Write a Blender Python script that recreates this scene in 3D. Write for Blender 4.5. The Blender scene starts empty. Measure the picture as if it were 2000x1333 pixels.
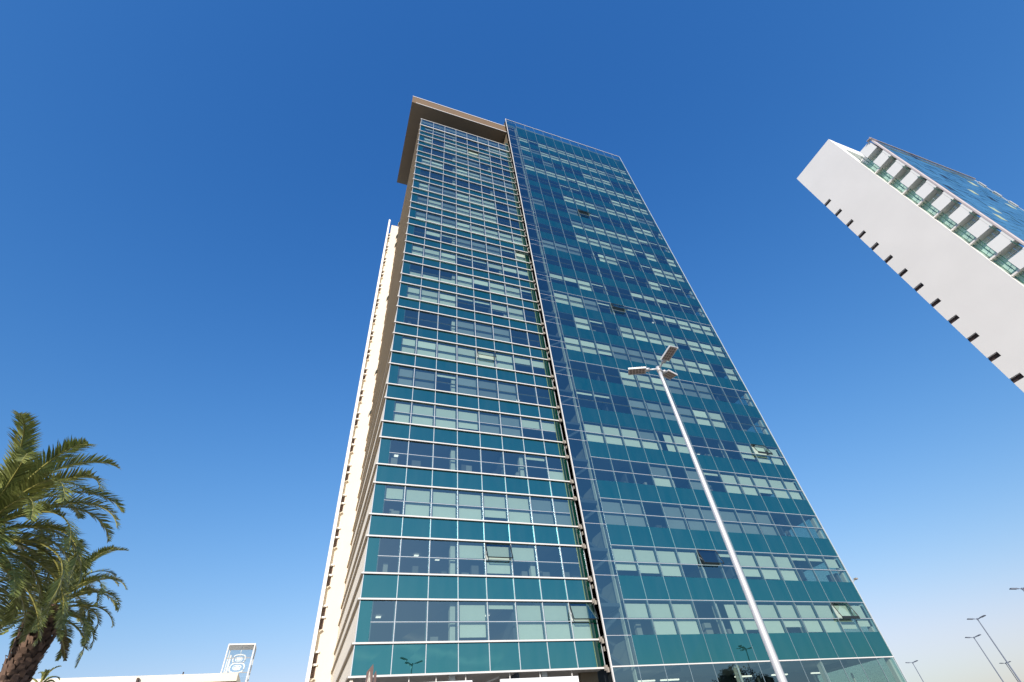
import bpy, bmesh, math, random
from mathutils import Vector, Matrix, noise
random.seed(7)
S = bpy.context.scene
COL = S.collection
R_ = math.radians

# ------------------------------------------------------------------ camera
# world: X along the tower front, Y into the building, Z up, camera at origin (ground at -1.6)
cam = bpy.data.cameras.new('camera'); camo = bpy.data.objects.new('camera', cam); COL.objects.link(camo)
rr = [[0.939677193712943, -0.331407490176118, -0.0847103716845496],
      [0.17374022678775844, 0.6757366582758828, -0.7163758107710513],
      [0.29465421295394123, 0.6584444123214267, 0.6925531392400041]]
m = Matrix(((rr[0][0], -rr[1][0], -rr[2][0], 0), (rr[0][1], -rr[1][1], -rr[2][1], 0),
            (rr[0][2], -rr[1][2], -rr[2][2], 0), (0, 0, 0, 1)))
camo.matrix_world = m
cam.sensor_width = 36; cam.lens = 36 * 914.5 / 2000
cam.clip_start = 0.05; cam.clip_end = 6000
S.camera = camo

# ------------------------------------------------------------------ sky, sun, exposure
EXPOSURE = 0.35
SUN_EL = 21.0
SUN_AZ = 206.0      # direction to the sun: (sin az, cos az)
w = bpy.data.worlds.new('World'); S.world = w; w.use_nodes = True
nt = w.node_tree; nt.nodes.clear()
sky = nt.nodes.new('ShaderNodeTexSky'); sky.sky_type = 'NISHITA'; sky.sun_disc = False
sky.sun_elevation = R_(SUN_EL); sky.sun_rotation = R_(SUN_AZ % 360)
sky.air_density = 1.5; sky.dust_density = 1.0; sky.ozone_density = 3.0; sky.altitude = 0
bg = nt.nodes.new('ShaderNodeBackground'); bg.inputs['Strength'].default_value = 0.10
wo = nt.nodes.new('ShaderNodeOutputWorld')
# film response of the photograph's deep blue sky: gain and contrast per channel on the sky's own radiance
sp = nt.nodes.new('ShaderNodeSeparateColor'); cb = nt.nodes.new('ShaderNodeCombineColor')
nt.links.new(sky.outputs[0], sp.inputs[0])
for i, (g_, k_) in enumerate(((1.61, 0.0625), (1.03, 0.1293), (0.71, 0.285))):
    pw = nt.nodes.new('ShaderNodeMath'); pw.operation = 'POWER'; pw.inputs[1].default_value = g_
    ml = nt.nodes.new('ShaderNodeMath'); ml.operation = 'MULTIPLY'; ml.inputs[1].default_value = k_ * 10 / 2 ** EXPOSURE
    mn = nt.nodes.new('ShaderNodeMath'); mn.operation = 'SMOOTH_MIN'; mn.inputs[1].default_value = (5.6, 6.8, 8.8)[i] * 1.27 / 2 ** EXPOSURE; mn.inputs[2].default_value = 2.5
    nt.links.new(sp.outputs[i], pw.inputs[0]); nt.links.new(pw.outputs[0], ml.inputs[0]); nt.links.new(ml.outputs[0], mn.inputs[0]); nt.links.new(mn.outputs[0], cb.inputs[i])
# one faint wispy contrail low in the sky behind the camera (mirrored in the lowest glass band)
def wm(op, a, b=None, c=None):
    q = nt.nodes.new('ShaderNodeMath'); q.operation = op
    for i, v in enumerate((a, b, c)):
        if v is None: continue
        if isinstance(v, (int, float)): q.inputs[i].default_value = v
        else: nt.links.new(v, q.inputs[i])
    return q.outputs[0]
def wdot(v):
    q = nt.nodes.new('ShaderNodeVectorMath'); q.operation = 'DOT_PRODUCT'; q.inputs[1].default_value = v; nt.links.new(wtc.outputs['Generated'], q.inputs[0]); return q.outputs['Value']
wtc = nt.nodes.new('ShaderNodeTexCoord')
wn = nt.nodes.new('ShaderNodeTexNoise'); wn.inputs['Scale'].default_value = 14; wn.inputs['Detail'].default_value = 6; nt.links.new(wtc.outputs['Generated'], wn.inputs[0])
off = wm('ADD', wdot((0.13512, 0.21315, 0.96763)), wm('MULTIPLY', wm('SUBTRACT', wn.outputs['Fac'], 0.5), 0.035))
band = wm('SUBTRACT', 1.0, wm('DIVIDE', wm('ABSOLUTE', off), 0.009)); band.node.use_clamp = True
along = wm('DIVIDE', wm('SUBTRACT', wdot((0.16430, -0.96789, 0.19026)), 0.975), 0.02); along.node.use_clamp = True
cm = nt.nodes.new('ShaderNodeMix'); cm.data_type = 'RGBA'
nt.links.new(wm('MULTIPLY', wm('MULTIPLY', band, along), 0.6), cm.inputs[0]); nt.links.new(cb.outputs[0], cm.inputs[6]); cm.inputs[7].default_value = (9.0, 8.6, 9.6, 1)
nt.links.new(cm.outputs[2], bg.inputs[0]); nt.links.new(bg.outputs[0], wo.inputs[0])
sl = bpy.data.lights.new('sun', 'SUN'); sl.energy = 4.0; sl.angle = R_(0.53); sl.color = (1.0, 0.93, 0.84)
so = bpy.data.objects.new('sun', sl); COL.objects.link(so)
sd = Vector((math.sin(R_(SUN_AZ)) * math.cos(R_(SUN_EL)), math.cos(R_(SUN_AZ)) * math.cos(R_(SUN_EL)), math.sin(R_(SUN_EL))))
so.rotation_euler = sd.to_track_quat('Z', 'Y').to_euler(); so.location = (-40, -60, 80)
S.view_settings.view_transform = 'Standard'; S.view_settings.look = 'None'
S.view_settings.exposure = EXPOSURE; S.view_settings.gamma = 1.0
S.render.engine = 'CYCLES'
S.cycles.max_bounces = 10; S.cycles.transparent_max_bounces = 16; S.cycles.glossy_bounces = 5
S.cycles.caustics_reflective = False; S.cycles.caustics_refractive = False

# ------------------------------------------------------------------ materials
def newmat(name):
    mt = bpy.data.materials.new(name); mt.use_nodes = True
    t = mt.node_tree; t.nodes.clear()
    return mt, t, t.nodes.new('ShaderNodeOutputMaterial')

def mat(name, col, rough=0.6, metal=0.0, var=0.10, scale=2.0, bump=0.0, bscale=None, spec=0.4, coat=0.0, island=0.0, detail=6, stretch=(1, 1, 1)):
    mt, t, out = newmat(name)
    p = t.nodes.new('ShaderNodeBsdfPrincipled')
    tc = t.nodes.new('ShaderNodeTexCoord')
    mp = t.nodes.new('ShaderNodeMapping'); mp.inputs['Scale'].default_value = stretch
    t.links.new(tc.outputs['Object'], mp.inputs[0])
    n = t.nodes.new('ShaderNodeTexNoise'); n.inputs['Scale'].default_value = scale; n.inputs['Detail'].default_value = detail
    t.links.new(mp.outputs[0], n.inputs[0])
    mx = t.nodes.new('ShaderNodeMix'); mx.data_type = 'RGBA'
    mx.inputs[6].default_value = tuple(min(1, c * (1 - var)) for c in col) + (1,)
    mx.inputs[7].default_value = tuple(min(1, c * (1 + var)) for c in col) + (1,)
    t.links.new(n.outputs['Fac'], mx.inputs[0])
    last = mx.outputs[2]
    if island:
        g = t.nodes.new('ShaderNodeNewGeometry')
        hs = t.nodes.new('ShaderNodeHueSaturation')
        mr = t.nodes.new('ShaderNodeMapRange'); mr.inputs[3].default_value = 1 - island; mr.inputs[4].default_value = 1 + island
        t.links.new(g.outputs['Random Per Island'], mr.inputs[0]); t.links.new(mr.outputs[0], hs.inputs['Value'])
        t.links.new(last, hs.inputs['Color']); last = hs.outputs[0]
    t.links.new(last, p.inputs['Base Color'])
    p.inputs['Roughness'].default_value = rough; p.inputs['Metallic'].default_value = metal
    p.inputs['Specular IOR Level'].default_value = spec; p.inputs['Coat Weight'].default_value = coat
    p.inputs['Coat Roughness'].default_value = 0.02
    if bump:
        b = t.nodes.new('ShaderNodeBump'); b.inputs['Strength'].default_value = bump
        n2 = t.nodes.new('ShaderNodeTexNoise'); n2.inputs['Scale'].default_value = bscale or scale * 4; n2.inputs['Detail'].default_value = 5
        t.links.new(mp.outputs[0], n2.inputs[0]); t.links.new(n2.outputs['Fac'], b.inputs['Height']); t.links.new(b.outputs[0], p.inputs['Normal'])
    t.links.new(p.outputs[0], out.inputs[0])
    return mt

def schlick(t, f0):
    g = t.nodes.new('ShaderNodeNewGeometry')
    d = t.nodes.new('ShaderNodeVectorMath'); d.operation = 'DOT_PRODUCT'
    t.links.new(g.outputs['Normal'], d.inputs[0]); t.links.new(g.outputs['Incoming'], d.inputs[1])
    def mth(op, a, b=None):
        q = t.nodes.new('ShaderNodeMath'); q.operation = op
        for i, v in enumerate((a, b)):
            if v is None: continue
            if isinstance(v, (int, float)): q.inputs[i].default_value = v
            else: t.links.new(v, q.inputs[i])
        return q.outputs[0]
    c = mth('ABSOLUTE', d.outputs['Value']); o = mth('SUBTRACT', 1.0, c); pw = mth('POWER', o, 5.0)
    return mth('ADD', mth('MULTIPLY', pw, 1 - f0), f0)

def wavy(t, gl):
    tc = t.nodes.new('ShaderNodeTexCoord'); n = t.nodes.new('ShaderNodeTexNoise'); n.inputs['Scale'].default_value = 0.9; n.inputs['Detail'].default_value = 1
    b = t.nodes.new('ShaderNodeBump'); b.inputs['Strength'].default_value = 1.0; b.inputs['Distance'].default_value = 0.002
    t.links.new(tc.outputs['Object'], n.inputs[0]); t.links.new(n.outputs['Fac'], b.inputs['Height']); t.links.new(b.outputs[0], gl.inputs['Normal'])

def clear_glass(name, tint, f0=0.08, gcol=(1, 1, 1)):
    mt, t, out = newmat(name)
    tr = t.nodes.new('ShaderNodeBsdfTransparent')
    g = t.nodes.new('ShaderNodeNewGeometry'); hs = t.nodes.new('ShaderNodeHueSaturation')
    mr = t.nodes.new('ShaderNodeMapRange'); mr.inputs[3].default_value = 0.9; mr.inputs[4].default_value = 1.08
    t.links.new(g.outputs['Random Per Island'], mr.inputs[0]); t.links.new(mr.outputs[0], hs.inputs['Value'])
    hs.inputs['Color'].default_value = tint + (1,)
    t.links.new(hs.outputs[0], tr.inputs[0])
    gl = t.nodes.new('ShaderNodeBsdfGlossy'); gl.inputs['Roughness'].default_value = 0.0; gl.inputs[0].default_value = gcol + (1,)
    mx = t.nodes.new('ShaderNodeMixShader')
    wavy(t, gl)
    t.links.new(schlick(t, f0), mx.inputs[0]); t.links.new(tr.outputs[0], mx.inputs[1]); t.links.new(gl.outputs[0], mx.inputs[2])
    t.links.new(mx.outputs[0], out.inputs[0]); return mt

def painted_glass(name, col, f0=0.08, isl=0.06, gcol=(1, 1, 1), dirt=False):
    mt, t, out = newmat(name)
    df = t.nodes.new('ShaderNodeBsdfDiffuse')
    g = t.nodes.new('ShaderNodeNewGeometry'); hs = t.nodes.new('ShaderNodeHueSaturation')
    mr = t.nodes.new('ShaderNodeMapRange'); mr.inputs[3].default_value = 1 - isl; mr.inputs[4].default_value = 1 + isl
    t.links.new(g.outputs['Random Per Island'], mr.inputs[0]); t.links.new(mr.outputs[0], hs.inputs['Value'])
    hs.inputs['Color'].default_value = col + (1,)
    last = hs.outputs[0]
    if dirt:
        tc = t.nodes.new('ShaderNodeTexCoord'); mp = t.nodes.new('ShaderNodeMapping'); mp.inputs['Scale'].default_value = (1.6, 1.6, 0.35)
        n = t.nodes.new('ShaderNodeTexNoise'); n.inputs['Scale'].default_value = 1.0; n.inputs['Detail'].default_value = 7
        t.links.new(tc.outputs['Object'], mp.inputs[0]); t.links.new(mp.outputs[0], n.inputs[0])
        m2 = t.nodes.new('ShaderNodeMapRange'); m2.inputs[1].default_value = .3; m2.inputs[2].default_value = .75; m2.inputs[3].default_value = 0.0; m2.inputs[4].default_value = 0.10
        t.links.new(n.outputs['Fac'], m2.inputs[0])
        mc = t.nodes.new('ShaderNodeMix'); mc.data_type = 'RGBA'; mc.inputs[7].default_value = (0.12, 0.16, 0.15, 1)
        t.links.new(m2.outputs[0], mc.inputs[0]); t.links.new(last, mc.inputs[6]); last = mc.outputs[2]
    t.links.new(last, df.inputs[0])
    gl = t.nodes.new('ShaderNodeBsdfGlossy'); gl.inputs['Roughness'].default_value = 0.0; gl.inputs[0].default_value = gcol + (1,)
    mx = t.nodes.new('ShaderNodeMixShader')
    wavy(t, gl)
    t.links.new(schlick(t, f0), mx.inputs[0]); t.links.new(df.outputs[0], mx.inputs[1]); t.links.new(gl.outputs[0], mx.inputs[2])
    t.links.new(mx.outputs[0], out.inputs[0]); return mt

def emis(name, col, st):
    mt, t, out = newmat(name); e = t.nodes.new('ShaderNodeEmission')
    e.inputs[0].default_value = col + (1,); e.inputs[1].default_value = st
    t.links.new(e.outputs[0], out.inputs[0]); return mt

def leafmat(name, col):
    mt, t, out = newmat(name)
    g = t.nodes.new('ShaderNodeNewGeometry'); hs = t.nodes.new('ShaderNodeHueSaturation')
    mr = t.nodes.new('ShaderNodeMapRange'); mr.inputs[3].default_value = .5; mr.inputs[4].default_value = 1.35
    t.links.new(g.outputs['Random Per Island'], mr.inputs[0]); t.links.new(mr.outputs[0], hs.inputs['Value'])
    tc = t.nodes.new('ShaderNodeTexCoord'); n = t.nodes.new('ShaderNodeTexNoise'); n.inputs['Scale'].default_value = .6
    t.links.new(tc.outputs['Object'], n.inputs[0])
    mx = t.nodes.new('ShaderNodeMix'); mx.data_type = 'RGBA'; mx.inputs[6].default_value = (col[0] * .65, col[1] * .85, col[2] * .9, 1); mx.inputs[7].default_value = (col[0] * 1.45, col[1] * 1.2, col[2] * 1.1, 1)
    t.links.new(n.outputs['Fac'], mx.inputs[0]); t.links.new(mx.outputs[2], hs.inputs['Color'])
    p = t.nodes.new('ShaderNodeBsdfPrincipled'); p.inputs['Roughness'].default_value = .38; p.inputs['Specular IOR Level'].default_value = .5
    tr = t.nodes.new('ShaderNodeBsdfTranslucent'); ms = t.nodes.new('ShaderNodeMixShader'); ms.inputs[0].default_value = .25
    t.links.new(hs.outputs[0], p.inputs['Base Color']); t.links.new(hs.outputs[0], tr.inputs[0])
    t.links.new(p.outputs[0], ms.inputs[1]); t.links.new(tr.outputs[0], ms.inputs[2]); t.links.new(ms.outputs[0], out.inputs[0])
    return mt

M = {
 'vision': clear_glass('tinted_vision_glass', (0.68, 0.79, 0.72), 0.25, (0.50, 0.80, 0.90)),
 'spandrel': painted_glass('teal_spandrel_glass', (0.0003, 0.024, 0.018), 0.28, 0.16, (0.26, 0.87, 0.90), True),
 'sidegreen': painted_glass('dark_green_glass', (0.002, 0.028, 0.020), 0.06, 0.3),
 'edgegreen': mat('yellow_green_edge', (0.16, 0.22, 0.12), 0.5),
 'fin': mat('white_aluminium', (0.70, 0.67, 0.63), 0.4, 0.0, 0.04, 0.7),
 'mullion': mat('silver_mullion', (0.60, 0.62, 0.64), 0.35, 0.2, 0.05),
 'mullion2': mat('slim_silver_mullion', (0.28, 0.35, 0.39), 0.35, 0.2, 0.25, 0.2),
 'frame': mat('grey_green_frame', (0.10, 0.15, 0.16), 0.4),
 'frame_and_dark': mat('black_frame_and_dark_opening', (0.015, 0.02, 0.022), 0.35),
 'blind': mat('woven_roller_blind', (0.70, 0.74, 0.68), 0.8, 0, 0.06, 1.2, island=0.07),
 'sheer': mat('grey_sheer_blind', (0.24, 0.28, 0.31), 0.8, 0, 0.10, 1.2, island=0.15),
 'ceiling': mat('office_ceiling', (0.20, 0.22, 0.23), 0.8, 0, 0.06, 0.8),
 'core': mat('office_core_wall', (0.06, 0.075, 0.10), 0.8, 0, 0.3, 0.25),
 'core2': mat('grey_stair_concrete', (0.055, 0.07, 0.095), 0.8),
 'column': mat('white_painted_column', (0.55, 0.58, 0.56), 0.6),
 'desk': mat('office_furniture', (0.16, 0.16, 0.16), 0.6, 0, 0.4, 0.6, island=0.7),
 'light': emis('ceiling_lamp_glow', (1.0, 0.95, 0.85), 1.3),
 'cream2': mat('warm_cream_render', (0.74, 0.655, 0.55), 0.85, 0, 0.08, 0.35, 0.15, 6, stretch=(1, 1, 0.3)),
 'cream': mat('cream_render', (0.80, 0.71, 0.57), 0.85, 0, 0.07, 0.5, 0.15, 6, stretch=(1, 1, 0.15)),
 'white': mat('white_render', (0.84, 0.80, 0.74), 0.8, 0, 0.04, 0.4, 0.1, 8),
 'brown': mat('bronze_cladding', (0.19, 0.122, 0.062), 0.55, 0.0, 0.12, 0.6, stretch=(1, 0.3, 1)),
 'soffit2': mat('entrance_ceiling', (0.50, 0.47, 0.43), 0.7),
 'soffit': mat('soffit_panel', (0.22, 0.17, 0.11), 0.6, 0, 0.12, 0.4),
 'sidefin': mat('beige_side_louvre', (0.35, 0.285, 0.20), 0.55, 0, 0.10, 0.5, stretch=(1, 0.2, 1)),
 'concrete': mat('pale_stucco', (0.84, 0.80, 0.745), 0.9, 0, 0.075, 0.16, 0.2, 3, detail=8),
 'stucco_white': mat('white_stucco', (0.90, 0.88, 0.83), 0.85, 0, 0.04, 0.3, 0.1, 5),
 'recess2': mat('brown_vent_slats', (0.15, 0.10, 0.075), 0.6, 0, 0.3, 3),
 'recess': mat('dark_brown_recess', (0.06, 0.035, 0.028), 0.6, 0, 0.3, 2),
 'taupe': mat('balcony_soffit', (0.90, 0.85, 0.78), 0.8, 0, 0.04, 0.5),
 'mint': clear_glass('mint_green_glass', (0.78, 0.93, 0.86), 0.08),
 'greenglass': painted_glass('balcony_green_glazing', (0.64, 0.74, 0.68), 0.10, 0.25),
 'greenbar': mat('green_metal_rail', (0.05, 0.16, 0.11), 0.4),
 'blueglass': painted_glass('blue_curtain_glass', (0.10, 0.25, 0.34), 0.30, 0.25, (1, 1, .95)),
 'pinkish': mat('rosy_corner_panel', (0.62, 0.54, 0.52), 0.6),
 'yellow': mat('yellow_curtain', (0.36, 0.42, 0.30), 0.7),
 'bracket': mat('galvanised_bracket', (0.34, 0.30, 0.25), 0.5, 0.1, 0.2, 6),
 'pole': mat('galvanised_pole', (0.62, 0.61, 0.60), 0.42, 0.35, 0.10, 1.5, stretch=(1, 1, 0.2)),
 'poledark': mat('blue_grey_pole', (0.16, 0.19, 0.25), 0.6, 0.1, 0.1, 1),  # darker blue-grey than the near lamp's pole
 'ledlens': mat('led_array', (0.55, 0.44, 0.36), 0.4, 0, 0.1, 8),
 'leddark': mat('led_reflector_cell', (0.20, 0.15, 0.12), 0.4),
 'bronze': mat('bronze_sign_metal', (0.16, 0.10, 0.085), 0.45, 0.3, 0.2, 3),
 'signline': mat('sign_relief_line', (0.62, 0.55, 0.46), 0.5),
 'signage': mat('white_board', (0.84, 0.86, 0.88), 0.5, 0, 0.02),
 'ground': mat('pale_paving', (0.34, 0.31, 0.27), 0.9, 0, 0.15, 0.15, 0.2, 4),
 'asphalt': mat('asphalt', (0.05, 0.05, 0.052), 0.9, 0, 0.2, 1.5, 0.3, 30),
 'kerb': mat('kerb_stone', (0.35, 0.34, 0.32), 0.9),
 'frond': leafmat('palm_leaflet', (0.285, 0.325, 0.10)),
 'dryfrond': mat('dry_palm_leaflet', (0.20, 0.16, 0.065), 0.6, 0, 0.3, 1.0, island=0.3),
 'rachis': mat('palm_rachis', (0.30, 0.28, 0.08), 0.5, 0, 0.2, 2),
 'bark': mat('palm_bark', (0.135, 0.085, 0.06), 0.9, 0, 0.6, 6, 0.9, 14, island=0.55),
 'leaf': mat('dark_tree_leaf', (0.030, 0.050, 0.016), 0.6, 0, 0.4, 1.5, island=0.4),
 'wood': mat('tree_bark', (0.10, 0.07, 0.05), 0.9, 0, 0.3, 4, 0.6),
}

# ------------------------------------------------------------------ mesh helpers
class MB:
    def __init__(s): s.v = []; s.f = []; s.m = []; s.mats = []
    def mi(s, mt):
        if mt not in s.mats: s.mats.append(mt)
        return s.mats.index(mt)
    def face(s, pts, mt):
        b = len(s.v); s.v += [tuple(p) for p in pts]; s.f.append(tuple(range(b, b + len(pts)))); s.m.append(s.mi(mt)); return s
    def box(s, x0, x1, y0, y1, z0, z1, mt):
        b = len(s.v); i = s.mi(mt)
        s.v += [(x0, y0, z0), (x1, y0, z0), (x1, y1, z0), (x0, y1, z0), (x0, y0, z1), (x1, y0, z1), (x1, y1, z1), (x0, y1, z1)]
        for f in ((0, 3, 2, 1), (4, 5, 6, 7), (0, 1, 5, 4), (1, 2, 6, 5), (2, 3, 7, 6), (3, 0, 4, 7)):
            s.f.append(tuple(b + k for k in f)); s.m.append(i)
        return s
    def obox(s, c, ax, ay, az, mt):
        c = Vector(c); ax = Vector(ax); ay = Vector(ay); az = Vector(az)
        b = len(s.v); i = s.mi(mt)
        for sz in (-1, 1):
            for sx, sy in ((-1, -1), (1, -1), (1, 1), (-1, 1)):
                s.v.append(tuple(c + ax * sx + ay * sy + az * sz))
        for f in ((0, 3, 2, 1), (4, 5, 6, 7), (0, 1, 5, 4), (1, 2, 6, 5), (2, 3, 7, 6), (3, 0, 4, 7)):
            s.f.append(tuple(b + k for k in f)); s.m.append(i)
        return s
    def tube(s, pts, rad, mt, n=10, cap=True):
        i = s.mi(mt); b = len(s.v); pts = [Vector(p) for p in pts]
        if not isinstance(rad, (list, tuple)): rad = [rad] * len(pts)
        for k, p in enumerate(pts):
            d = (pts[min(k + 1, len(pts) - 1)] - pts[max(k - 1, 0)]).normalized()
            u = d.cross(Vector((0, 0, 1)) if abs(d.z) < 0.9 else Vector((1, 0, 0))).normalized(); q = d.cross(u)
            for j in range(n):
                a = 2 * math.pi * j / n; s.v.append(tuple(p + (u * math.cos(a) + q * math.sin(a)) * rad[k]))
        for k in range(len(pts) - 1):
            for j in range(n):
                s.f.append((b + k * n + j, b + k * n + (j + 1) % n, b + (k + 1) * n + (j + 1) % n, b + (k + 1) * n + j)); s.m.append(i)
        if cap:
            s.f.append(tuple(b + j for j in range(n))[::-1]); s.m.append(i)
            e = b + (len(pts) - 1) * n; s.f.append(tuple(e + j for j in range(n))); s.m.append(i)
        return s
    def build(s, name, parent=None, smooth=False, bevel=0):
        me = bpy.data.meshes.new(name)
        org = ORG.get(parent.name if parent else None, Vector((0, 0, 0)))
        me.from_pydata([tuple(Vector(v) - org) for v in s.v], [], s.f)
        for mt in s.mats: me.materials.append(mt)
        me.polygons.foreach_set('material_index', s.m)
        if smooth: me.polygons.foreach_set('use_smooth', [True] * len(s.f))
        me.update()
        o = bpy.data.objects.new(name, me); COL.objects.link(o)
        if parent: o.parent = parent
        ORG[o.name] = org
        return o
ORG = {None: Vector((0, 0, 0))}

def tag(o, label, cat, group=None):
    o['label'] = label; o['category'] = cat
    if group: o['group'] = group
    return o
def thing(name, loc, label, cat, group=None):
    o = bpy.data.objects.new(name, None); COL.objects.link(o); o.location = loc; o.empty_display_size = 0.5
    ORG[o.name] = Vector(loc); return tag(o, label, cat, group)
def structure(o): o['kind'] = 'structure'; return o
def kids(o): return [c for c in bpy.data.objects if c.parent == o]
def copy_tree(o, loc, label=None):
    c = o.copy(); COL.objects.link(c); c.location = loc
    if label: c['label'] = label
    for ch in kids(o):
        d = ch.copy(); COL.objects.link(d); d.parent = c
        for g in kids(ch):
            e = g.copy(); COL.objects.link(e); e.parent = d
    return c
def jit(a): return random.uniform(-a, a)

# ------------------------------------------------------------------ ground
G = -1.6
b = MB(); b.face([(-2500, -2500, G), (2500, -2500, G), (2500, 2500, G), (-2500, 2500, G)], M['ground'])
structure(b.build('ground'))
b = MB(); b.box(-400, 400, -14, -3, G - 0.2, G + 0.004, M['asphalt']); structure(b.build('road'))
b = MB(); b.box(-400, 400, -3, -2.75, G - 0.1, G + 0.12, M['kerb']); b.box(-400, 400, -14.25, -14, G - 0.1, G + 0.12, M['kerb']); structure(b.build('kerb'))

# ================================================================== OFFICE TOWER
tower = thing('office_tower', (18.2, 32, G), 'tall teal glass office tower in the middle with white horizontal fins on its left half', 'office tower')
FL = 3.77
YL, YR = 32.0, 31.37
XL0, XC, XR1 = 2.41, 18.2, 43.75
LX = [2.42, 4.56, 6.50, 8.44, 10.38, 12.32, 14.26, 16.20, 18.12]
RX = [18.24, 20.2] + [20.2 + 1.9625 * i for i in range(1, 13)]
# blind codes: B full blind, U upper blind only, L lower blind only, G grey sheer, D none, O open awning window, H half width, T thin strip of blind, V sheer up + blind low
LEFT = ["DDDBTBBO", "DDDUOUDD", "UBBBBBGG", "DDDDDDTL", "BBBBGGUU", "GGTGGGDD", "BBBBOBUU", "DDDGGGDD", "BBBTTUBD", "LLLBUBBT",
        "BBBTTUUU", "DUTGGGTO", "VVVBBBBB", "GBGBBBDD", "BGGBBBDG", "DDDDDDDG", "BBDBBGGG", "DDDGGDDD", "BDBBOBDD", "TTTDDDBB"]
RIGHT = ["UBBDHBBBBBPB", "BBBUKTBBBTTU", "GGDGGGGGGDDD", "DDDVDGTBBBBB", "BBBVHBDDDBPB", "TTDGGGGBBDDD", "DDDBBBGGGDDD", "BBBGGGBBBBDB",
         "DBTDBBBBUBBB", "BBGTKTUUUBBB", "UUBTDDUUUTTD", "DDDDDDTDBTTD", "GGGDHBTDTBBB", "DDDBBBGBTBDB", "DDDVVBBBBUTT", "GDDGKTDDDBBD",
         "DDDBBBGBBBGG", "DDDTTDDDBBBB", "BBBBUBBBBBBB", "GDGDDDBBBDDD", "BGBBBBBBBGBB", "BTBBBBBBBBBB"]

def pane(b, x0, x1, y, z0, z1, mt, j=0.006):
    x0 -= .016; x1 += .016
    b.face([(x0, y + jit(j), z0), (x1, y + jit(j), z0), (x1, y + jit(j), z1), (x0, y + jit(j), z1)], mt)

def blind_mesh(b, code, x0, x1, y, z0, z1, zm):
    gx = 0.10; a, c = x0 + gx, x1 - gx; t = z1 - 0.22
    if code in 'BPO': 
        lo = z0 + 0.03 + random.choice([0, 0, 0, 0.05, 0.25, 0.1, 0.4])
        b.face([(a, y, lo), (c, y, lo), (c, y, zm - .02), (a, y, zm - .02)], M['blind'])
        b.face([(a, y, zm), (c, y, zm), (c, y, t), (a, y, t)], M['blind'])
    elif code == 'U':
        lo = zm + random.uniform(-0.05, 0.35); b.face([(a, y, lo), (c, y, lo), (c, y, t), (a, y, t)], M['blind'])
    elif code == 'L': b.face([(a, y, z0 + .03), (c, y, z0 + .03), (c, y, zm - .1), (a, y, zm - .1)], M['blind'])
    elif code == 'G': b.face([(a, y, z0 + .03), (c, y, z0 + .03), (c, y, t), (a, y, t)], M['sheer'])
    elif code == 'V':
        b.face([(a, y, z0 + .03), (c, y, z0 + .03), (c, y, zm - .1), (a, y, zm - .1)], M['blind'])
        b.face([(a, y, zm - .1), (c, y, zm - .1), (c, y, t), (a, y, t)], M['sheer'])
    elif code == 'H':
        h = (a + c) / 2; b.face([(h, y, z0 + .03), (c, y, z0 + .03), (c, y, t), (h, y, t)], M['blind'])
    elif code == 'T': b.face([(a, y, t - 0.22), (c, y, t - .22), (c, y, t), (a, y, t)], M['blind'])
    else: return False
    return True

def window_mesh(b, x0, x1, y, z0, z1, zm, code, far=False):
    fr = M['frame']
    opened = code in 'OPK'
    # glass: lower light, upper light (upper one tilted out when open)
    pane(b, x0 + .02, x1 - .02, y, z0, zm - 0.02, M['vision'])
    if code == 'K': b.box(x0 + .08, x1 - .08, y + .13, y + .16, zm + .05, z1 - .1, M['frame_and_dark'])  # added black sheet: darkness of the open window put in as colour
    if code == 'P': b.box(x0 + .05, x1 - .05, y - .46, y - .38, zm - .12, zm + .06, M['frame_and_dark'])
    if opened:
        dy = 0.42
        zt = z1 - 0.05; zl = zm + 0.04
        b.face([(x0 + .07, y - dy, zl), (x1 - .07, y - dy, zl), (x1 - .07, y - .02, zt), (x0 + .07, y - .02, zt)], M['vision'])
        for (p, q) in (((x0 + .05, y - dy, zl), (x1 - .05, y - dy, zl)), ((x0 + .05, y - .02, zt), (x1 - .05, y - .02, zt)),
                       ((x0 + .05, y - dy, zl), (x0 + .05, y - .02, zt)), ((x1 - .05, y - dy, zl), (x1 - .05, y - .02, zt))):
            b.tube([p, q], 0.038, M['frame_and_dark'], 4)
        b.tube([(x0 + .06, y - dy + .02, zl + .1), (x0 + .06, y, zl + .55)], .012, M['mullion'], 4)
        b.tube([(x1 - .06, y - dy + .02, zl + .1), (x1 - .06, y, zl + .55)], .012, M['mullion'], 4)
    else:
        pane(b, x0 + .02, x1 - .02, y, zm + 0.02, z1, M['vision'])
    # outside transom line, inner frame
    b.box(x0 + .02, x1 - .02, y - .012, y + .02, zm - (.009 if far else .015), zm + (.009 if far else .015), M['frame'] if far else M['mullion'])
    b.box(x0 + .02, x1 - .02, y + .03, y + .12, zm - .05, zm + .05, fr)
    b.box(x0 + .02, x0 + .075, y + .03, y + .12, z0, z1, fr)
    b.box(x1 - .075, x1 - .02, y + .03, y + .12, z0, z1, fr)
    b.box(x0 + .075, x1 - .075, y + .03, y + .12, z1 - .07, z1, fr)

def fill(b, x0, x1, y, z0, z1):
    """things one half sees inside: desks, cupboards, papers"""
    for _ in range(random.choice([0, 1, 1, 2])):
        xx = random.uniform(x0 + .2, x1 - .6); ww = random.uniform(.2, .7); hh = random.uniform(.3, 1.1)
        yy = y + random.uniform(.35, 1.2)
        b.box(xx, min(xx + ww, x1), yy, yy + .3, z0 - .05, z0 - .05 + hh, M['desk'])

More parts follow.
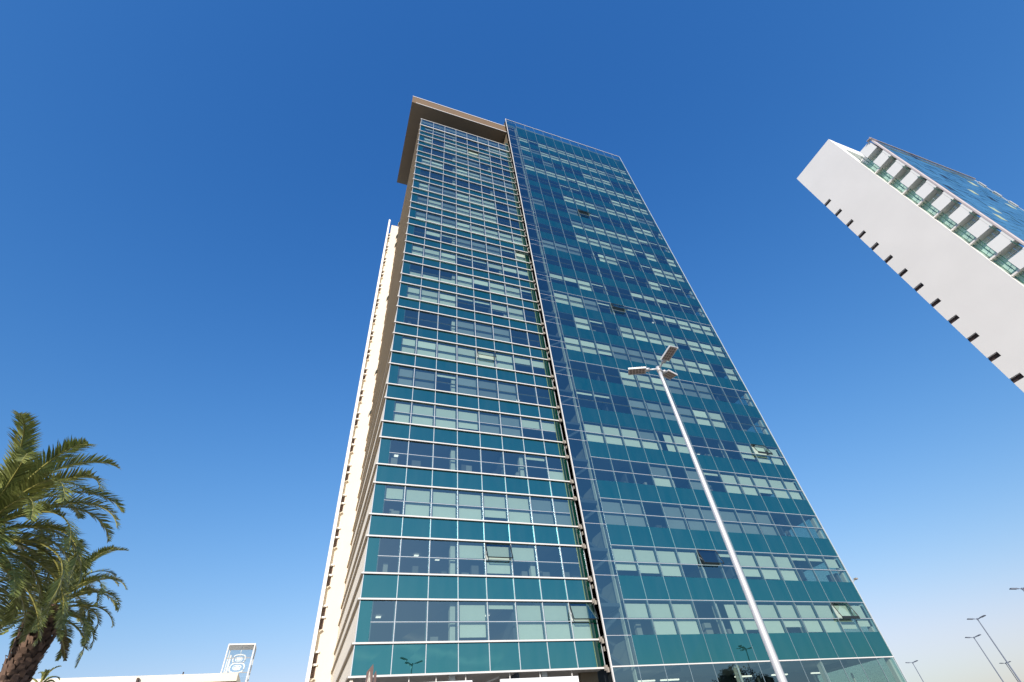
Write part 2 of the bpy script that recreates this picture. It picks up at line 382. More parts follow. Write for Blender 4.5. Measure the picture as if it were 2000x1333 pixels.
upper = MB(); nwin = 0
order = []
for k, row in enumerate(LEFT):
    for i, c in enumerate(row): order.append(('L', k, i, c))
for k, row in enumerate(RIGHT):
    for i, c in enumerate(row): order.append(('R', k, i, c))
def zset(side, k):
    z0 = (6.83 if side == 'L' else 6.95) + FL * k; z1 = 9.13 + FL * k
    return z0, z1, 7.92 + FL * k
order.sort(key=lambda q: (q[1], q[0], q[2]))
furn = MB(); dots = []
for side, k, i, c in order:
    z0, z1, zm = zset(side, k)
    if side == 'L':
        x0, x1, y = LX[i], LX[i + 1], YL
        if i == 0: x0 += 0.72
    else: x0, x1, y = RX[i + 1], RX[i + 2], YR
    if c in 'DTUHG' : fill(furn, x0, x1, y, z0, z1)
    if c in 'DTU' and random.random() < .14: dots.append((random.uniform(x0 + .3, x1 - .5), y + random.uniform(1.2, 3.5), z1 - .06))
    if nwin < 100 or c in 'OPK':
        wb = MB(); window_mesh(wb, x0, x1, y, z0, z1, zm, c); wo_ = wb.build('window', tower); nwin += 1
        if c in 'OPK': wo_['label'] = 'top-hung window pane swung open'
        bb = MB()
        if blind_mesh(bb, c, x0, x1, y + .2, z0, z1, zm): bb.build('blind', wo_)
    else:
        window_mesh(upper, x0, x1, y, z0, z1, zm, c, side == 'R' or k > 4); blind_mesh(upper, c, x0, x1, y + .2, z0, z1, zm)
uw = upper.build('window', tower); uw['kind'] = 'stuff'
fo = furn.build('office_furniture', tower); fo['kind'] = 'stuff'
for x, y, z in dots[:90]:
    q = MB(); q.box(x, x + .32, y, y + .32, z - .03, z, M['light']); q.build('ceiling_lamp', tower)

# spandrel bands (one glass band per floor on each half), corner bands
for k in range(-1, 20):
    b = MB(); z0, z1 = (5.26, 6.83) if k < 0 else (9.13 + FL * k, 10.60 + FL * k)
    for i in range(8): pane(b, LX[i] + .02, LX[i + 1] - .02, YL, z0, z1, M['spandrel'])
    b.box(LX[0], LX[8], YL + .05, YL + .3, z0, z1, M['ceiling'])
    b.build('spandrel_band', tower)
for k in range(-1, 22):
    b = MB(); z0, z1 = (5.24, 6.95) if k < 0 else (9.13 + FL * k, 10.72 + FL * k)
    if k == 21: z1 = 92.1
    for i in range(1, 13): pane(b, RX[i] + .02, RX[i + 1] - .02, YR, z0, z1, M['spandrel'])
    b.box(RX[1], RX[13], YR + .05, YR + .3, z0, z1, M['ceiling'])
    b.build('spandrel_band', tower)
for k in range(20):
    b = MB(); pane(b, LX[0] + .02, LX[0] + .72, YL, 6.83 + FL * k, 9.13 + FL * k, M['spandrel'])
    b.box(LX[0], LX[0] + .70, YL + .05, YL + .2, 6.83 + FL * k, 9.13 + FL * k, M['ceiling']); b.build('corner_panel', tower)
# top row of the left half, parapet glass of the right half
b = MB()
for i in range(8):
    window_mesh(b, LX[i], LX[i + 1], YL, 80.95, 83.40, 82.0, 'G'); blind_mesh(b, 'G', LX[i], LX[i + 1], YL + .2, 80.95, 83.4, 82.0)
b.build('clerestory_band', tower)
b = MB()
for i in range(13):
    pane(b, RX[i] + .02, RX[i + 1] - .02, YR, 92.12, 94.5, M['vision'])
    b.face([(RX[i] + .06, YR + .7, 92.2), (RX[i + 1] - .06, YR + .7, 92.2), (RX[i + 1] - .06, YR + .7, 94.4), (RX[i] + .06, YR + .7, 94.4)], M['sheer'])
b.build('parapet_glass', tower)

# stair column at the left edge of the right half: clear glass, slabs and stair flights behind
b = MB()
for k in range(-1, 23):
    zz = 5.24 + FL * (k + 1)
    for (a, c) in ((zz, zz + 1.68), (zz + 1.72, zz + 2.68), (zz + 2.72, zz + FL)):
        pane(b, RX[0] + .02, RX[1] - .02, YR, a, min(c, 92.1), M['vision'])
    for lz in (zz + 1.70, zz + 2.70): b.box(RX[0], RX[1] - .02, YR - .008, YR + .02, lz - .014, lz + .014, M['mullion'])
b.build('stairwell_glazing', tower)
for k in range(-1, 22):
    zz = 5.24 + FL * (k + 1)
    b = MB(); b.box(18.35, 20.15, YR + .25, YR + 3.0, zz + 3.5, zz + 3.72, M['core2'])
    b.obox((19.2, YR + .9, zz + 2.6), (.85, 0, .55), (0, .45, 0), (-.04, 0, .09), M['core2'])
    b.obox((19.2, YR + 2.0, zz + 0.9), (.85, 0, -.55), (0, .45, 0), (.04, 0, .09), M['core2'])
    b.build('stair_flight', tower)

# floors, core, columns
for k in range(23):
    z = 9.13 + FL * k
    b = MB()
    if k < 20: b.box(2.6, 18.15, YL + .32, 46, z + .02, z + 1.40, M['ceiling'])
    b.box(20.3, 43.6, YR + .32, 46, z + .02, z + 1.50, M['ceiling'])
    b.build('floor_slab', tower)
b = MB(); b.box(2.6, 18.15, YL + .32, 46, 5.4, 6.78, M['ceiling']); b.box(20.3, 43.6, YR + .32, 46, 5.3, 6.9, M['ceiling']); b.build('floor_slab', tower)
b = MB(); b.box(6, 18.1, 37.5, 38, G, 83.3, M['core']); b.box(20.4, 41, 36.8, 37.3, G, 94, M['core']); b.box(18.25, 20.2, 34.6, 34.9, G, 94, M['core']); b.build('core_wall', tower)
for x, y, zt in ((8.18, YL + .35, 83), (14.02, YL + .35, 83)):
    b = MB(); b.box(x - .17, x + .17, y, y + .4, 5, zt, M['column']); b.build('column', tower)
for x in (20.06, 28.25, 36.1, 43.45):
    b = MB(); b.box(x - (.06 if x < 21 else .12), x + .12 * (x > 21), YR + .2, YR + .55, G, 92, M['column']); b.build('column', tower)
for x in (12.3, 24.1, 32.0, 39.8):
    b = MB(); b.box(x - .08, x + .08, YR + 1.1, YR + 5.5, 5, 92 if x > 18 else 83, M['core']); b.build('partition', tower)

# dark green closing strip where the left half meets the right one
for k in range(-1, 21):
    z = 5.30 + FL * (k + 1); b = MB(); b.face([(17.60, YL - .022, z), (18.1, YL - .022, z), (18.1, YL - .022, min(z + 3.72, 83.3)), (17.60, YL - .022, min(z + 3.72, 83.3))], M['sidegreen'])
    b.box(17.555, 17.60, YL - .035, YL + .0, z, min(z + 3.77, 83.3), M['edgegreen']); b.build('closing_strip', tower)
# mullions
for i, x in enumerate(LX[:8] + [18.14]):
    b = MB(); b.box(x - .020, x + .020, YL - .05, YL + .03, 5.26, 83.42, M['mullion']); b.build('mullion', tower)
for i, x in enumerate(RX[1:-1]):
    b = MB(); b.box(x - .011, x + .011, YR - .022, YR + .03, 0, 94.5, M['mullion2']); b.build('mullion', tower)
b = MB(); b.box(18.17, 18.25, YR - .09, YR + .04, G, 94.6, M['fin']); b.build('corner_trim', tower)
b = MB(); b.box(43.70, 43.78, YR - .05, YR + .04, G, 94.6, M['mullion']); b.build('corner_trim', tower)
b = MB(); b.box(18.25, 43.7, YR - .05, YR + .04, 94.48, 94.60, M['fin']); b.build('coping', tower)
b = MB(); b.box(18.25, 43.7, YR - .035, YR + .03, 5.19, 5.26, M['fin']); b.build('transom', tower)
b = MB(); b.box(2.30, 18.1, YL - .06, YL + .03, 83.40, 83.52, M['fin']); b.build('coping', tower)
for k in (0, 1, 2, 3, 6, 9):
    b = MB(); b.box(20.2, 43.7, YR - .014, YR + .03, 9.115 + FL * k, 9.145 + FL * k, M['mullion']); b.build('transom', tower)

# white fins across the left half, with end brackets
zf = [5.26, 80.90] + [6.83 + FL * k for k in range(20)] + [9.13 + FL * k for k in range(20)]
for z in sorted(zf):
    b = MB(); h = .046
    b.box(2.27, 17.98, YL - .145, YL - .05, z - h, z + h, M['fin'])
    fo = b.build('fin', tower)
    q = MB(); q.box(17.98, 18.16, YL - .30, YL - .10, z - .16, z + .12, M['bracket'])
    if z < 40: q.box(18.02, 18.16, YL - .45, YL - .28, z - .28, z - .02, M['bracket'])
    q.build('bracket', fo)

# side wall of the right half (faces left), green glass in frames
b = MB()
for k in range(-1, 23):
    zz = 5.24 + FL * (k + 1)
    for (a, c) in ((zz, zz + 1.6), (zz + 1.75, zz + 3.65)):
        if a < 92: b.face([(XC, YL - .02, a), (XC, YR + .06, a), (XC, YR + .06, c), (XC, YL - .02, c)], M['sidegreen'])
    b.box(XC - .03, XC + .03, YR + .06, YL - .02, zz + 1.6, zz + 1.75, M['frame_and_dark'])
    b.box(XC - .05, XC + .02, YR + .30, YR + .48, zz + .9, zz + 1.15, M['bracket'])
b.box(XC, XC + .04, YR + .06, YL, G, 94.4, M['frame_and_dark'])
b.box(XC - .0, XC + .15, YL, 60, 83, 94.4, M['soffit'])
b.build('side_glazing', tower)

# left wall with wrap-round louvre beams
b = MB(); b.box(XL0, XL0 + .17, YL + .06, 53, 5.0, 83.35, M['cream']); b.build('side_wall', tower)
for z in sorted(zf):
    b = MB(); b.box(XL0 - .15, XL0 + .01, YL - .05, 53.0, z - .07, z + .07, M['sidefin']); b.build('side_louvre', tower)
for (yy, zz) in ((51.0, 80), (51.2, 76), (50.8, 58), (51.2, 43), (50.9, 36), (51.0, 73)):
    b = MB(); b.obox((XL0 - .22, yy, zz), (0, .45, 0), (.18, 0, .42), (.02, 0, -.01), M['frame'])
    b.obox((XL0 - .36, yy, zz - .42), (0, .47, 0), (.03, 0, 0), (0, 0, .05), M['fin']); o = b.build('side_window', tower)
# rear wing
b = MB(); b.box(.93, 2.38, 53.0, 66, G, 82.0, M['cream2']); b.box(2.38, 18, 53.05, 66, G, 80.0, M['white']); b.build('rear_wall', tower)
b = MB(); b.box(.26, .56, 52.5, 66, G, 83.0, M['stucco_white']); b.build('rear_blade', tower)
for k in range(-1, 18):
    z = 16.3 - FL + FL * k
    q = MB(); q.box(.58, .93, 53.02, 66, z - 1.85, z, M['cream']); q.build('rear_recess_wall', tower)
    q = MB(); q.box(.60, .93, 53.12, 66, z, z + 1.92, M['recess2'])
    q.box(.58, .99, 52.8, 53.12, z + .90, z + 1.04, M['stucco_white'])
    q.box(.58, .99, 52.8, 53.12, z + 1.88, z + 2.02, M['stucco_white'])
    q.obox((.80, 53.0, z - .15), (.13, 0, .1), (0, .3, 0), (-.01, 0, .03), M['cream'])
    q.build('rear_vent', tower)
# body behind
b = MB(); b.box(18.3, 43.6, 46.2, 60, G, 94.0, M['cream']); b.box(2.6, 18.2, 46.2, 52.9, G, 83.2, M['cream']); b.box(43.55, 43.7, YR + .1, 60, G, 94.4, M['vision']); b.build('rear_body', tower)
# roof portal
roof = MB(); roof.box(.43, 18.15, 31.9, 47.8, 89.44, 92.20, M['brown']); ro = roof.build('roof', tower)
b = MB(); b.box(.40, 18.15, 31.82, 31.9, 92.04, 92.25, M['fin']); b.build('roof_trim', ro)
b = MB(); b.box(1.115, 18.15, 31.82, 31.9, 89.38, 89.56, M['fin']); b.build('roof_trim', ro)
b = MB(); b.box(.46, 18.15, 31.95, 47.7, 89.41, 89.437, M['soffit']); b.build('roof_soffit', ro)
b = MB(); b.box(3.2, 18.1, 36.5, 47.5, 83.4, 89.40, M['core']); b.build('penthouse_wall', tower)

# ground floor
b = MB(); b.box(2.45, 18.15, YL + .02, 40, 5.28, 5.36, M['soffit2']); b.build('entrance_soffit', tower)
b = MB(); b.box(2.5, 18.2, 40, 40.3, G, 5.05, M['sidegreen']); b.build('entrance_glazing', tower)
for x in (8.45, 14.45):
    b = MB(); b.tube([(x, 33.2, G), (x, 33.2, 5.27)], .14, M['column'], 20); b.build('entrance_column', tower, True)
b = MB()
for i in range(13): pane(b, RX[i] + .02, RX[i + 1] - .02, YR, G, 5.18, M['vision'])
b.build('lobby_glazing', tower)
b = MB()
for x in (21.3, 25.2, 31.5, 37, 41): b.box(x, x + .12, 33.5, 33.6, 1.5, 4.6, M['column'])
for x in (21.5, 23.5, 30, 33.5, 37.5): b.box(x, x + 1.5, 34, 34.15, 4.75, 4.83, M['light'])
b.build('lobby_fittings', tower)
# white boards over the entrance
for x0, x1 in ((11.04, 16.17), (5.0, 9.3)):
    q = MB(); q.box(x0, x1, 32.10, 32.25, 3.2, 4.93, M['signage'])
    for xx in (x0 + .6, (x0 + x1) / 2, x1 - .4): q.box(xx, xx + .05, 32.15, 32.2, 4.93, 5.28, M['fin'])
    q.build('white_board', tower)
b = MB(); b.box(16.9, 18.15, 33.2, 33.5, 4.75, 5.27, M['soffit']); b.build('entrance_beam', tower)
b = MB(); b.obox((10.7, 32.9, 5.0), (.45, -.2, .12), (.02, .04, 0), (0, 0, .04), M['fin']); b.build('entrance_strut', tower)
b = MB(); b.tube([(43.78, YR + .3, 10.6), (44.1, YR - .1, 10.95)], .04, M['pole'], 6); b.box(44.0, 44.25, YR - .3, YR - .05, 10.9, 11.02, M['bracket']); b.build('wall_lamp', tower)

# ================================================================== WHITE TOWER ON THE RIGHT
apt = thing('apartment_tower', (73, 12, G), 'pale stuccoed apartment tower on the right with green glazed balconies and a blue glass front', 'apartment tower')
AX = 72.9; P = 3.367
nz = [70.46 - P * k for k in range(21)]
b = MB(); b.box(AX, AX + 1.4, 12.21, 18.95, G, 80.5, M['concrete'])
zt = 80.5
for z in nz:
    b.box(AX, AX + 1.4, 18.95, 20.15, z + .34, zt, M['concrete']); zt = z - .34
b.box(AX, AX + 1.4, 18.95, 20.15, G, zt, M['concrete'])
b.build('gable_wall', apt)
for z in nz:
    q = MB(); q.box(AX + .35, AX + 1.3, 18.95, 20.25, z - .34, z + .34, M['recess']); q.build('slot_window', apt)
b = MB(); b.box(AX, AX + 1.40, 12.19, 12.205, G, 80.5, M['stucco_white'])
b.box(AX + 1.42, 98, 12.22, 13.6, 77.7, 80.5, M['stucco_white']); b.build('white_front_edge', apt)
b = MB(); b.box(74.4, 100, 13.7, 20.1, G, 77.6, M['greenglass']); b.build('rear_block', apt)
for k in range(22):
    z = 68.96 - P * k
    q = MB(); q.box(AX + .02, AX + .2, 9.3, 11.08, z - 1.83, z + (.0 if k else 0), M['stucco_white']); 
    q.box(AX + .02, AX + 1.3, 9.0, 9.28, z - 1.83, z + .12, M['stucco_white']); q.build('balcony_parapet', apt)
    q = MB(); q.box(AX + .2, AX + 1.2, 9.3, 12.1, z - 1.83, z - 1.6, M['taupe']); q.build('balcony_slab', apt)
    q = MB()
    for (a, c) in ((9.32, 9.9), (9.93, 10.5), (10.53, 11.08), (11.1, 12.15)):
        q.face([(AX + 1.15, c, z - 1.6), (AX + 1.15, a, z - 1.6), (AX + 1.15, a, z + P - 1.85), (AX + 1.15, c, z + P - 1.85)], M['greenglass'])
    q.box(AX + 1.05, AX + 1.12, 9.3, 11.1, z - 2.5, z - 2.42, M['stucco_white'])
    q.build('balcony_glazing', apt)
    q = MB(); q.box(AX - .25, AX + .6, 9.12, 9.16, z - 2.55, z - 2.45, M['greenbar']); q.box(AX - .03, AX + .02, 9.25, 9.32, z - 2.9, z - 1.6, M['greenbar']); q.build('balcony_rail', apt)
b = MB(); b.box(AX + .02, AX + 1.3, 9.18, 11.08, 70.5, 72.62, M['stucco_white']); b.box(AX + 1.3, 102, 9.3, 12.1, 70, 72.4, M['stucco_white']); b.build('roof_parapet', apt)
b = MB()
zz = 71.0
while zz > -1:
    b.face([(AX + .62, 12.18, zz - 1.66), (AX + .62, 11.12, zz - 1.66), (AX + .62, 11.12, zz), (AX + .62, 12.18, zz)], M['mint']); zz -= P / 2
b.build('glass_screen', apt)
for yy in (11.12, 11.5, 11.95):
    b = MB(); b.box(AX + .5, AX + .56, yy, yy + .07, G, 72.2, M['greenbar']); b.build('screen_post', apt)
b = MB(); b.box(AX, AX + 1.2, 8.8, 8.98, G, 72.7, M['pinkish']); b.build('corner_column', apt)
nb = 16; XE = 98.4
def fy(x): return 8.8 - .45 * (x - AX) / (XE - AX)
def skew(q, x0, x1, dy0, dy1, z0, z1, mt):
    """box that follows the slightly turned glass front"""
    i = len(q.v); q.box(x0, x1, 0, 1, z0, z1, mt)
    q.v[i:] = [(x, fy(x) + (dy0 if y == 0 else dy1), z) for x, y, z in q.v[i:]]
for k in range(22):
    z = 72.3 - P * k
    q = MB()
    for i in range(nb):
        x0 = 74.1 + i * (XE - 74.1) / nb; x1 = x0 + (XE - 74.1) / nb - .03
        for za, zb, wi in ((z - P + .04, z - 1.6, False), (z - 1.56, z, True)):
            rn = random.random() if wi else 1
            mt = M['frame_and_dark'] if rn < .04 else (M['yellow'] if rn < .07 else M['blueglass'])
            j = [jit(.02) for _ in range(4)]
            q.face([(x0, fy(x0) + j[0], za), (x1, fy(x1) + j[1], za), (x1, fy(x1) + j[2], zb), (x0, fy(x0) + j[3], zb)], mt)
    q.build('window_band', apt)
b = MB(); skew(b, 74.1, XE - .1, .08, .4, G, 72.25, M['frame']); b.build('facade_backing', apt)
b = MB(); skew(b, XE, XE + .12, -.05, .4, G, 72.4, M['mullion']); b.build('corner_trim', apt)
for k in range(22):
    b = MB(); skew(b, XE - .05, XE + .22, -.16, -.06, 71.5 - P * k - 1.7, 71.5 - P * k, M['fin']); b.build('edge_panel', apt)
b = MB(); skew(b, AX - .35, XE + .1, -.25, -.04, 72.42, 72.56, M['pinkish']); b.box(AX - .35, AX + .1, 8.55, 9.3, 72.66, 72.72, M['pinkish'])
for i in range(11):
    x = AX - .2 + i * 2.4; b.tube([(x, fy(x) - .14, 72.5), (x, fy(x) - .14, 72.9)], .03, M['pinkish'], 5)
b.tube([(AX - .3, fy(AX) - .14, 72.9), (XE, fy(XE) - .14, 72.9)], .045, M['pinkish'], 5); b.build('roof_rail', apt)
# the tower stands a little further off than first laid out (uniform scale from the camera's footprint)
apt.scale = (1.12,) * 3; apt.location = tuple(1.12 * c for c in (73, 12, G))

# ================================================================== LOW WHITE BUILDING ON THE LEFT
low = thing('low_building', (-16, 50.8, G), 'low bright white flat-roofed building at the lower left behind the palms', 'building')
b = MB(); b.box(-17.9, -4.9, 50.8, 70, G, 8.35, M['white']); b.box(-80, -17.9, 50.8, 70, G, 8.7, M['white']); b.build('wall', low)
b = MB(); b.box(-80, -5.0, 50.6, 70, 8.38, 8.92, M['cream']); b.build('parapet', low)
b = MB(); b.box(-17.2, -11.9, 50.45, 50.59, 5.0, 8.62, M['stucco_white']); b.build('wall_panel', low)
b = MB(); b.box(-11.88, -11.75, 50.3, 50.6, 4, 8.75, M['recess']); b.build('downpipe', low)
b = MB(); b.tube([(-9, 51, 8.9), (-9, 51, 9.15)], .05, M['recess'], 6); b.build('roof_vent', low)

lan = thing('glass_lantern', (-5.3, 50.9, 8.9), 'white framed glass box holding a white looped emblem, rising beyond the low building', 'glass lantern')
X0, X1, Y0, Y1, Z0, Z1 = -6.28, -4.30, 50.8, 52.5, 3.0, 11.0
b = MB(); t = .045
for x in (X0, X1):
    for y in (Y0, Y1): b.box(x - t, x + t, y - t, y + t, Z0, Z1, M['fin'])
for y in (Y0, Y1): b.box(X0 + t, X1 - t, y - t, y + t, Z1 - .1, Z1, M['fin'])
for x in (X0, X1): b.box(x - t, x + t, Y0 + t, Y1 - t, Z1 - .1, Z1, M['fin'])
b.build('frame', lan)
for z in (8.94, 9.95):
    q = MB(); q.box(X0 + t, X1 - t, Y0 - .02, Y0 + .02, z, z + .04, M['bracket']); q.build('rail', lan)
b = MB(); pgl = clear_glass('pale_lantern_glass', (0.90, 0.93, 0.93), 0.06)
for z0, z1 in ((7, 8.94), (8.98, 9.95), (9.99, 10.9)):
    b.face([(X0, Y0, z0), (X1, Y0, z0), (X1, Y0, z1), (X0, Y0, z1)], pgl)
    b.face([(X0, Y1, z0), (X1, Y1, z0), (X1, Y1, z1), (X0, Y1, z1)], pgl)
    for x in (X0, X1): b.face([(x, Y0, z0), (x, Y1, z0), (x, Y1, z1), (x, Y0, z1)], pgl)
b.build('pane', lan)
b = MB(); b.box(X0 + .05, X1 - .05, Y0 + .05, Y1 - .05, 10.88, 10.91, M['concrete']); b.build('lid', lan)
em = MB(); cx, cy = -5.28, 51.35
def loop(cz, rx, rz, th, n=28, sq=0.72):
    pts = []
    for i in range(n + 1):
        a = 2 * math.pi * i / n
        ca, sa = math.cos(a), math.sin(a)
        pts.append((cx + rx * math.copysign(abs(ca) ** sq, ca), cy, cz + rz * math.copysign(abs(sa) ** sq, sa)))
    em.tube(pts, th, M['signage'], 8, False)
loop(10.0, .46, .30, .06); loop(9.38, .54, .33, .06); loop(9.98, .26, .14, .04); loop(9.4, .30, .15, .04)
for cz_, rx_, rz_ in ((10.0, .20, .10), (9.38, .23, .11)):
    em.face([(cx + rx_ * math.cos(i * .3927), cy - .02, cz_ + rz_ * math.sin(i * .3927)) for i in range(16)], M['signage'])
    em.face([(cx + rx_ * math.cos(-i * .3927), cy + .02, cz_ + rz_ * math.sin(-i * .3927)) for i in range(16)], M['signage'])
em.tube([(cx, cy, 10.3), (cx, cy, 10.88)], .03, M['signage'], 6)
em.build('emblem', lan, True)
em2 = MB(); em2.tube([(X0 + .25, 51.9, 7), (X0 + .25, 51.9, 10.4)], .09, M['signage'], 8); em2.build('post', lan, True)

# ================================================================== STREET LAMPS
TOPZ = 10.05
def make_lamp(loc, label, mtp):
    r = thing('street_lamp', loc, label, 'street lamp', 'three-armed street lamps round the towers')
    x, y, z = loc
    b = MB(); n = 24; pts = []; rad = []
    H = TOPZ - G
    for i in range(n + 1):
        h = H * i / n; pts.append((x, y, z + h)); rad.append(.098 + (.054 - .098) * i / n)
    b.tube(pts, rad, mtp, 20)
    b.build('pole', r, True)
    b = MB(); b.tube([(x, y, z), (x, y, z + .06)], .3, mtp, 16); b.tube([(x, y, z + .06), (x, y, z + .5)], .13, mtp, 16); b.build('base', r)
    b = MB(); b.tube([(x, y, z + H - .12), (x, y, z + H + .08)], .075, mtp, 12); b.build('hub', r, True)
    for az in (150, 270, 22):
        a = R_(az); d = Vector((math.cos(a), math.sin(a), 0)); s_ = Vector((-math.sin(a), math.cos(a), 0)); up = Vector((0, 0, 1))
        t = R_(8); dd = d * math.cos(t) + up * math.sin(t); uu = -d * math.sin(t) + up * math.cos(t)
        o = Vector((x, y, z + H))
        q = MB(); q.tube([o, o + dd * .18, o + dd * .40], [.035, .03, .026], mtp, 10)
        q.obox(o + dd * .37, dd * .07, s_ * .07, uu * .035, mtp)
        ar = q.build('arm', r, True)
        c = o + dd * .72
        q = MB(); q.obox(c, dd * .30, s_ * .155, uu * .018, M['pole' if mtp is M['pole'] else 'poledark'])
        for i in range(7):
            q.obox(c + dd * (-.24 + .08 * i) + uu * .033, dd * .010, s_ * .14, uu * .015, mtp)
        for sx in (-1, 1): q.obox(c + s_ * .155 * sx - uu * .012, dd * .30, s_ * .008, uu * .034, M['fin'] if mtp is M['pole'] else mtp)
        hd = q.build('lamp_head', r)
        q = MB(); q.obox(c - uu * .021, dd * .285, s_ * .14, uu * .003, M['ledlens'])
        for i in range(3):
            for j in range(5):
                q.obox(c - uu * .026 + dd * (-.21 + .105 * j) + s_ * (-.085 + .085 * i), dd * .036, s_ * .027, uu * .002, M['leddark'])
        q.build('led_panel', hd)
    return r
make_lamp((9.66, 9.60, G), 'tall three-armed street lamp close to the camera, standing before the glass tower', M['pole'])
far = make_lamp((73.14, 40.1, G), 'dark street lamp at the right edge, the taller pole of the close pair', M['poledark'])
copy_tree(far, (86.19, 49.16, G), 'dark street lamp at the lower right, shorter pole left of the tallest one')
copy_tree(far, (95.75, 65.98, G), 'small distant street lamp just right of the glass tower foot')
copy_tree(far, (128.3, 70.7, G), 'faint tiny street lamp seen behind the pole of the tallest far lamp')
copy_tree(far, (64.07, 29.73, G), 'street lamp almost wholly cut off by the right edge, one arm showing')
refl = copy_tree(far, (48.6, 10.57, G), 'street lamp out of frame whose dark mirror image shows in the tower glass')

# ================================================================== BRONZE SIGN
sg = thing('bronze_sign', (2.2, 20, G), 'pointed bronze sign pylon with pale relief lines at the tower foot', 'sign')
b = MB()
def prism(b, poly, y0, y1, mt):
    n = len(poly)
    b.face([(x, y0, z) for x, z in poly], mt); b.face([(x, y1, z) for x, z in poly][::-1], mt)
    for i in range(n):
        (xa, za), (xb, zb) = poly[i], poly[(i + 1) % n]
        b.face([(xa, y0, za), (xa, y1, za), (xb, y1, zb), (xb, y0, zb)], mt)
prism(b, [(1.99, G), (2.26, G), (2.24, 3.50), (2.215, 3.64), (2.03, 3.42)], 19.9, 20.05, M['bronze'])
b.build('blade', sg)
b = MB(); prism(b, [(2.27, G), (2.42, G), (2.37, 3.33), (2.34, 3.46), (2.29, 3.36)], 19.95, 20.1, M['bronze']); b.build('side_blade', sg)
b = MB()
for p in (((2.05, 2.9), (2.12, 3.42)), ((2.12, 3.42), (2.21, 2.85)), ((2.08, 2.95), (2.125, 3.25)), ((2.125, 3.25), (2.17, 2.95)), ((2.06, 3.08), (2.13, 3.03)), ((2.13, 3.03), (2.13, 2.7))):
    b.tube([(p[0][0], 19.89, p[0][1]), (p[1][0], 19.89, p[1][1])], .012, M['signline'], 5)
b.build('emblem', sg)

# ================================================================== PALMS
def frond(base, az, el, L, droop, dry=False, seed=0):
    rnd = random.Random(seed)
    b = MB(); n = 22
    p = Vector(base); e = R_(el); hd = Vector((math.cos(az), math.sin(az), 0)); side = Vector((-math.sin(az), math.cos(az), 0))
    sw = rnd.uniform(-.35, .35)
    pts = []; dirs = []
    for i in range(n + 1):
        t = i / n
        d = hd * math.cos(e) + Vector((0, 0, 1)) * math.sin(e)
        pts.append(p.copy()); dirs.append(d.copy())
        p = p + d * (L / n) + side * (sw * L / n * t * .6)
        e -= R_(droop) / n * (0.5 + 1.3 * t)
        e = max(e, R_(-88))
    rad = [.035 * (1 - .85 * i / n) + .004 for i in range(n + 1)]
    b.tube(pts, rad, M['rachis'], 5, False)
    mt = M['dryfrond'] if dry else M['frond']
    m_ = int(L * 26)
    for j in range(m_):
        t = .10 + .90 * (j + .5) / m_
        f = t * n; i = min(int(f), n - 1); u = f - i
        o = pts[i].lerp(pts[i + 1], u); d = dirs[i].lerp(dirs[i + 1], u).normalized()
        up = side.cross(d); 
        if up.z < 0 and abs(d.z) < .95: up = -up
        ll = (.62 * math.sin(math.pi * min(1, .16 + .84 * t)) ** .55 + .10) * L / 4.2 * rnd.uniform(.85, 1.1)
        if t < .2: ll *= .55
        for sgn in (-1, 1):
            lift = rnd.uniform(.15, .65)
            v = (d * rnd.uniform(.75, 1.05) + side * sgn * .85 + up * lift).normalized()
            w = v.cross(up).normalized() * .021
            tip = o + v * ll + Vector((0, 0, -1)) * ll * ll * rnd.uniform(.10, .35)
            mid = o + v * ll * .5 + Vector((0, 0, -1)) * ll * ll * .04
            b.face([o - w * .6, mid - w, tip, mid + w, o + w * .6], mt)
    return b
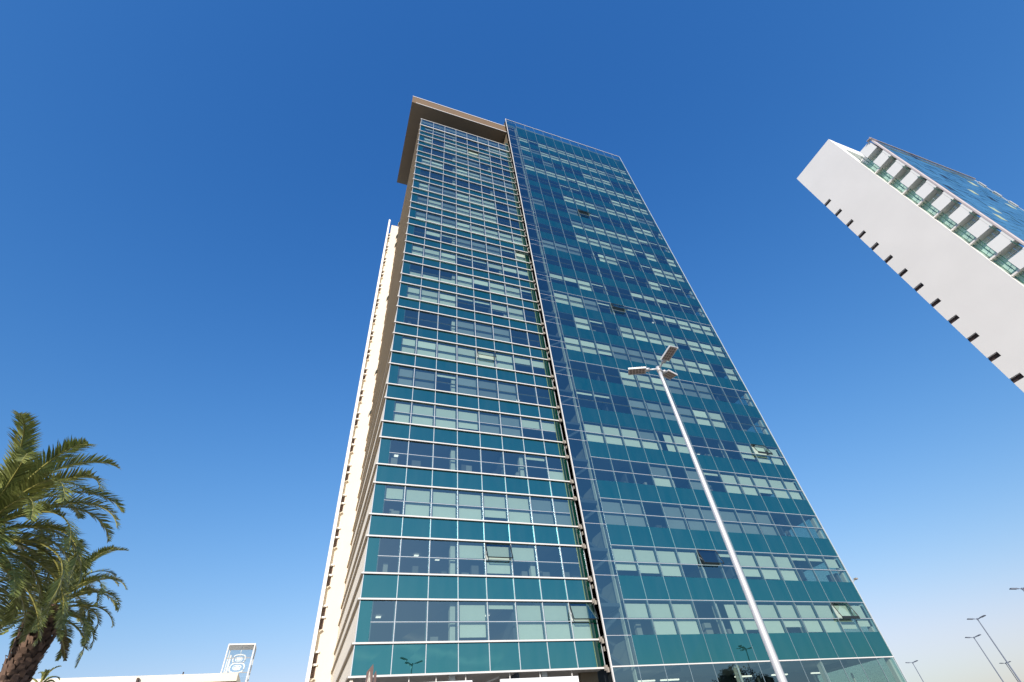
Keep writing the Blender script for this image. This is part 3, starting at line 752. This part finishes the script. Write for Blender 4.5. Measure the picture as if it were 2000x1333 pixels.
def palm(base_xy, crownz, label, L, nfr, seed, lean=(0, 0), tr=.42, span=128):
    rnd = random.Random(seed)
    x, y = base_xy
    r = thing('palm_tree', (x, y, G), label, 'palm tree', 'date palms at the lower left')
    # trunk of stacked leaf-base scales
    b = MB(); H = crownz - G
    def axis(z): f = (z - G) / H; return Vector((x + lean[0] * f, y + lean[1] * f, z))
    pts = [axis(G + H * i / 14) for i in range(15)]
    b.tube(pts, [tr * .86 * (1.15 if i == 0 else 1) for i in range(15)], M['bark'], 16)
    z = G + .1; ring = 0
    while z < crownz - .1:
        nn = 11
        f = (z - G) / H; rad = tr * (1.0 + .38 * max(0, (f - .80) / .20))
        for j in range(nn):
            a = 2 * math.pi * (j + .5 * (ring % 2)) / nn + rnd.uniform(-.1, .1)
            c = axis(z); d = Vector((math.cos(a), math.sin(a), 0)); s_ = Vector((-math.sin(a), math.cos(a), 0))
            q = c + d * rad * .88; h = rnd.uniform(.10, .19); o_ = rnd.uniform(.04, .13); wd = rad * .27
            b.face([q - s_ * wd - Vector((0, 0, h * .8)), q + s_ * wd - Vector((0, 0, h * .8)), q + d * o_ + s_ * wd * .6 + Vector((0, 0, h)), q + d * o_ - s_ * wd * .6 + Vector((0, 0, h))], M['bark'])
            b.face([q + d * o_ + s_ * wd * .6 + Vector((0, 0, h)), q + d * o_ - s_ * wd * .6 + Vector((0, 0, h)), q - s_ * wd * .6 + Vector((0, 0, h * .7)), q + s_ * wd * .6 + Vector((0, 0, h * .7))], M['bark'])
        z += .17; ring += 1
    b.build('trunk', r)
    cz = axis(crownz)
    for k in range(nfr):
        t = k / (nfr - 1)
        az = k * 2.399963 + rnd.uniform(-.2, .2)
        el = 84 - span * t ** .85 + rnd.uniform(-6, 6)
        droop = 62 + 50 * (1 - abs(t - .35)) + rnd.uniform(-14, 14)
        if el < -10: droop *= .55
        l_ = L * (rnd.uniform(.85, 1.08)) * (1 - .12 * t)
        base = cz + Vector((math.cos(az), math.sin(az), 0)) * tr * .75 * min(1, .3 + t) + Vector((0, 0, .55 - .95 * t))
        frond(base, az, el, l_, droop, dry=(t > .93 and rnd.random() < .6), seed=seed * 100 + k).build('frond', r)
    return r
palm((-9.6, 24.8), 6.7, 'date palm further back, its rough trunk showing at the lower left corner', 2.45, 54, 3, tr=.50, span=100)
palm((-9.54, 17.7), 6.6, 'nearer and larger date palm whose crown is cut by the left edge', 3.75, 66, 5, tr=.5, span=110)
pal = palm((-10.05, 28.5), 4.42, 'small young palm whose leaf tips just reach into the bottom edge', 0.75, 22, 9, tr=.14)

# ================================================================== TREES BEHIND THE CAMERA, MIRRORED IN THE GLASS
def tree(x, y, h, w_, label, n, seed, tall=False):
    rnd = random.Random(seed)
    r = thing('broadleaf_tree' if not tall else 'cypress_tree', (x, y, G), label, 'tree')
    b = MB(); b.tube([(x, y, G), (x + .2, y, G + h * .3), (x, y + .2, G + h * .65)], [.32, .24, .08], M['wood'], 10)
    for i in range(7):
        a = i * 2.4; b.tube([(x, y, G + h * (.3 + .04 * i)), (x + math.cos(a) * w_ * .3, y + math.sin(a) * w_ * .3, G + h * (.55 + .04 * i))], [.11, .03], M['wood'], 6)
    b.build('trunk', r)
    b = MB(); cl = []
    for i in range(26):
        f = rnd.random()
        if tall: cl.append((Vector((x + jit(.3), y + jit(.3), G + h * (.12 + .86 * f))), w_ * .5 * (1.05 - f)))
        else:
            a = rnd.uniform(0, 6.28); rr_ = w_ * .5 * math.sqrt(rnd.random()) * math.sin(math.pi * (.25 + .65 * f))
            cl.append((Vector((x + math.cos(a) * rr_, y + math.sin(a) * rr_, G + h * (.42 + .52 * f))), w_ * rnd.uniform(.11, .2)))
    for _ in range(n):
        c, rd = rnd.choice(cl)
        v = Vector((rnd.gauss(0, 1), rnd.gauss(0, 1), rnd.gauss(0, 1))).normalized() * rd * rnd.uniform(.55, 1.05)
        p = c + v; u = Vector((rnd.gauss(0, 1), rnd.gauss(0, 1), rnd.gauss(0, 1))).normalized(); q = u.orthogonal().normalized()
        s_ = rnd.uniform(.12, .26)
        b.face([p - u * s_, p + q * s_ * .5, p + u * s_, p - q * s_ * .5], M['leaf'])
    b.build('crown', r)
tree(76, -24, 15.6, 9.5, 'broad dark tree behind the camera, mirrored in the lobby glass', 9000, 21)
tree(84, -25, 14.3, 5.0, 'narrower dark tree mirrored right of the broad one', 5000, 22)
tree(70, -24, 12.2, 2.2, 'slim dark cypress mirrored left of the broad tree', 3000, 23, True)
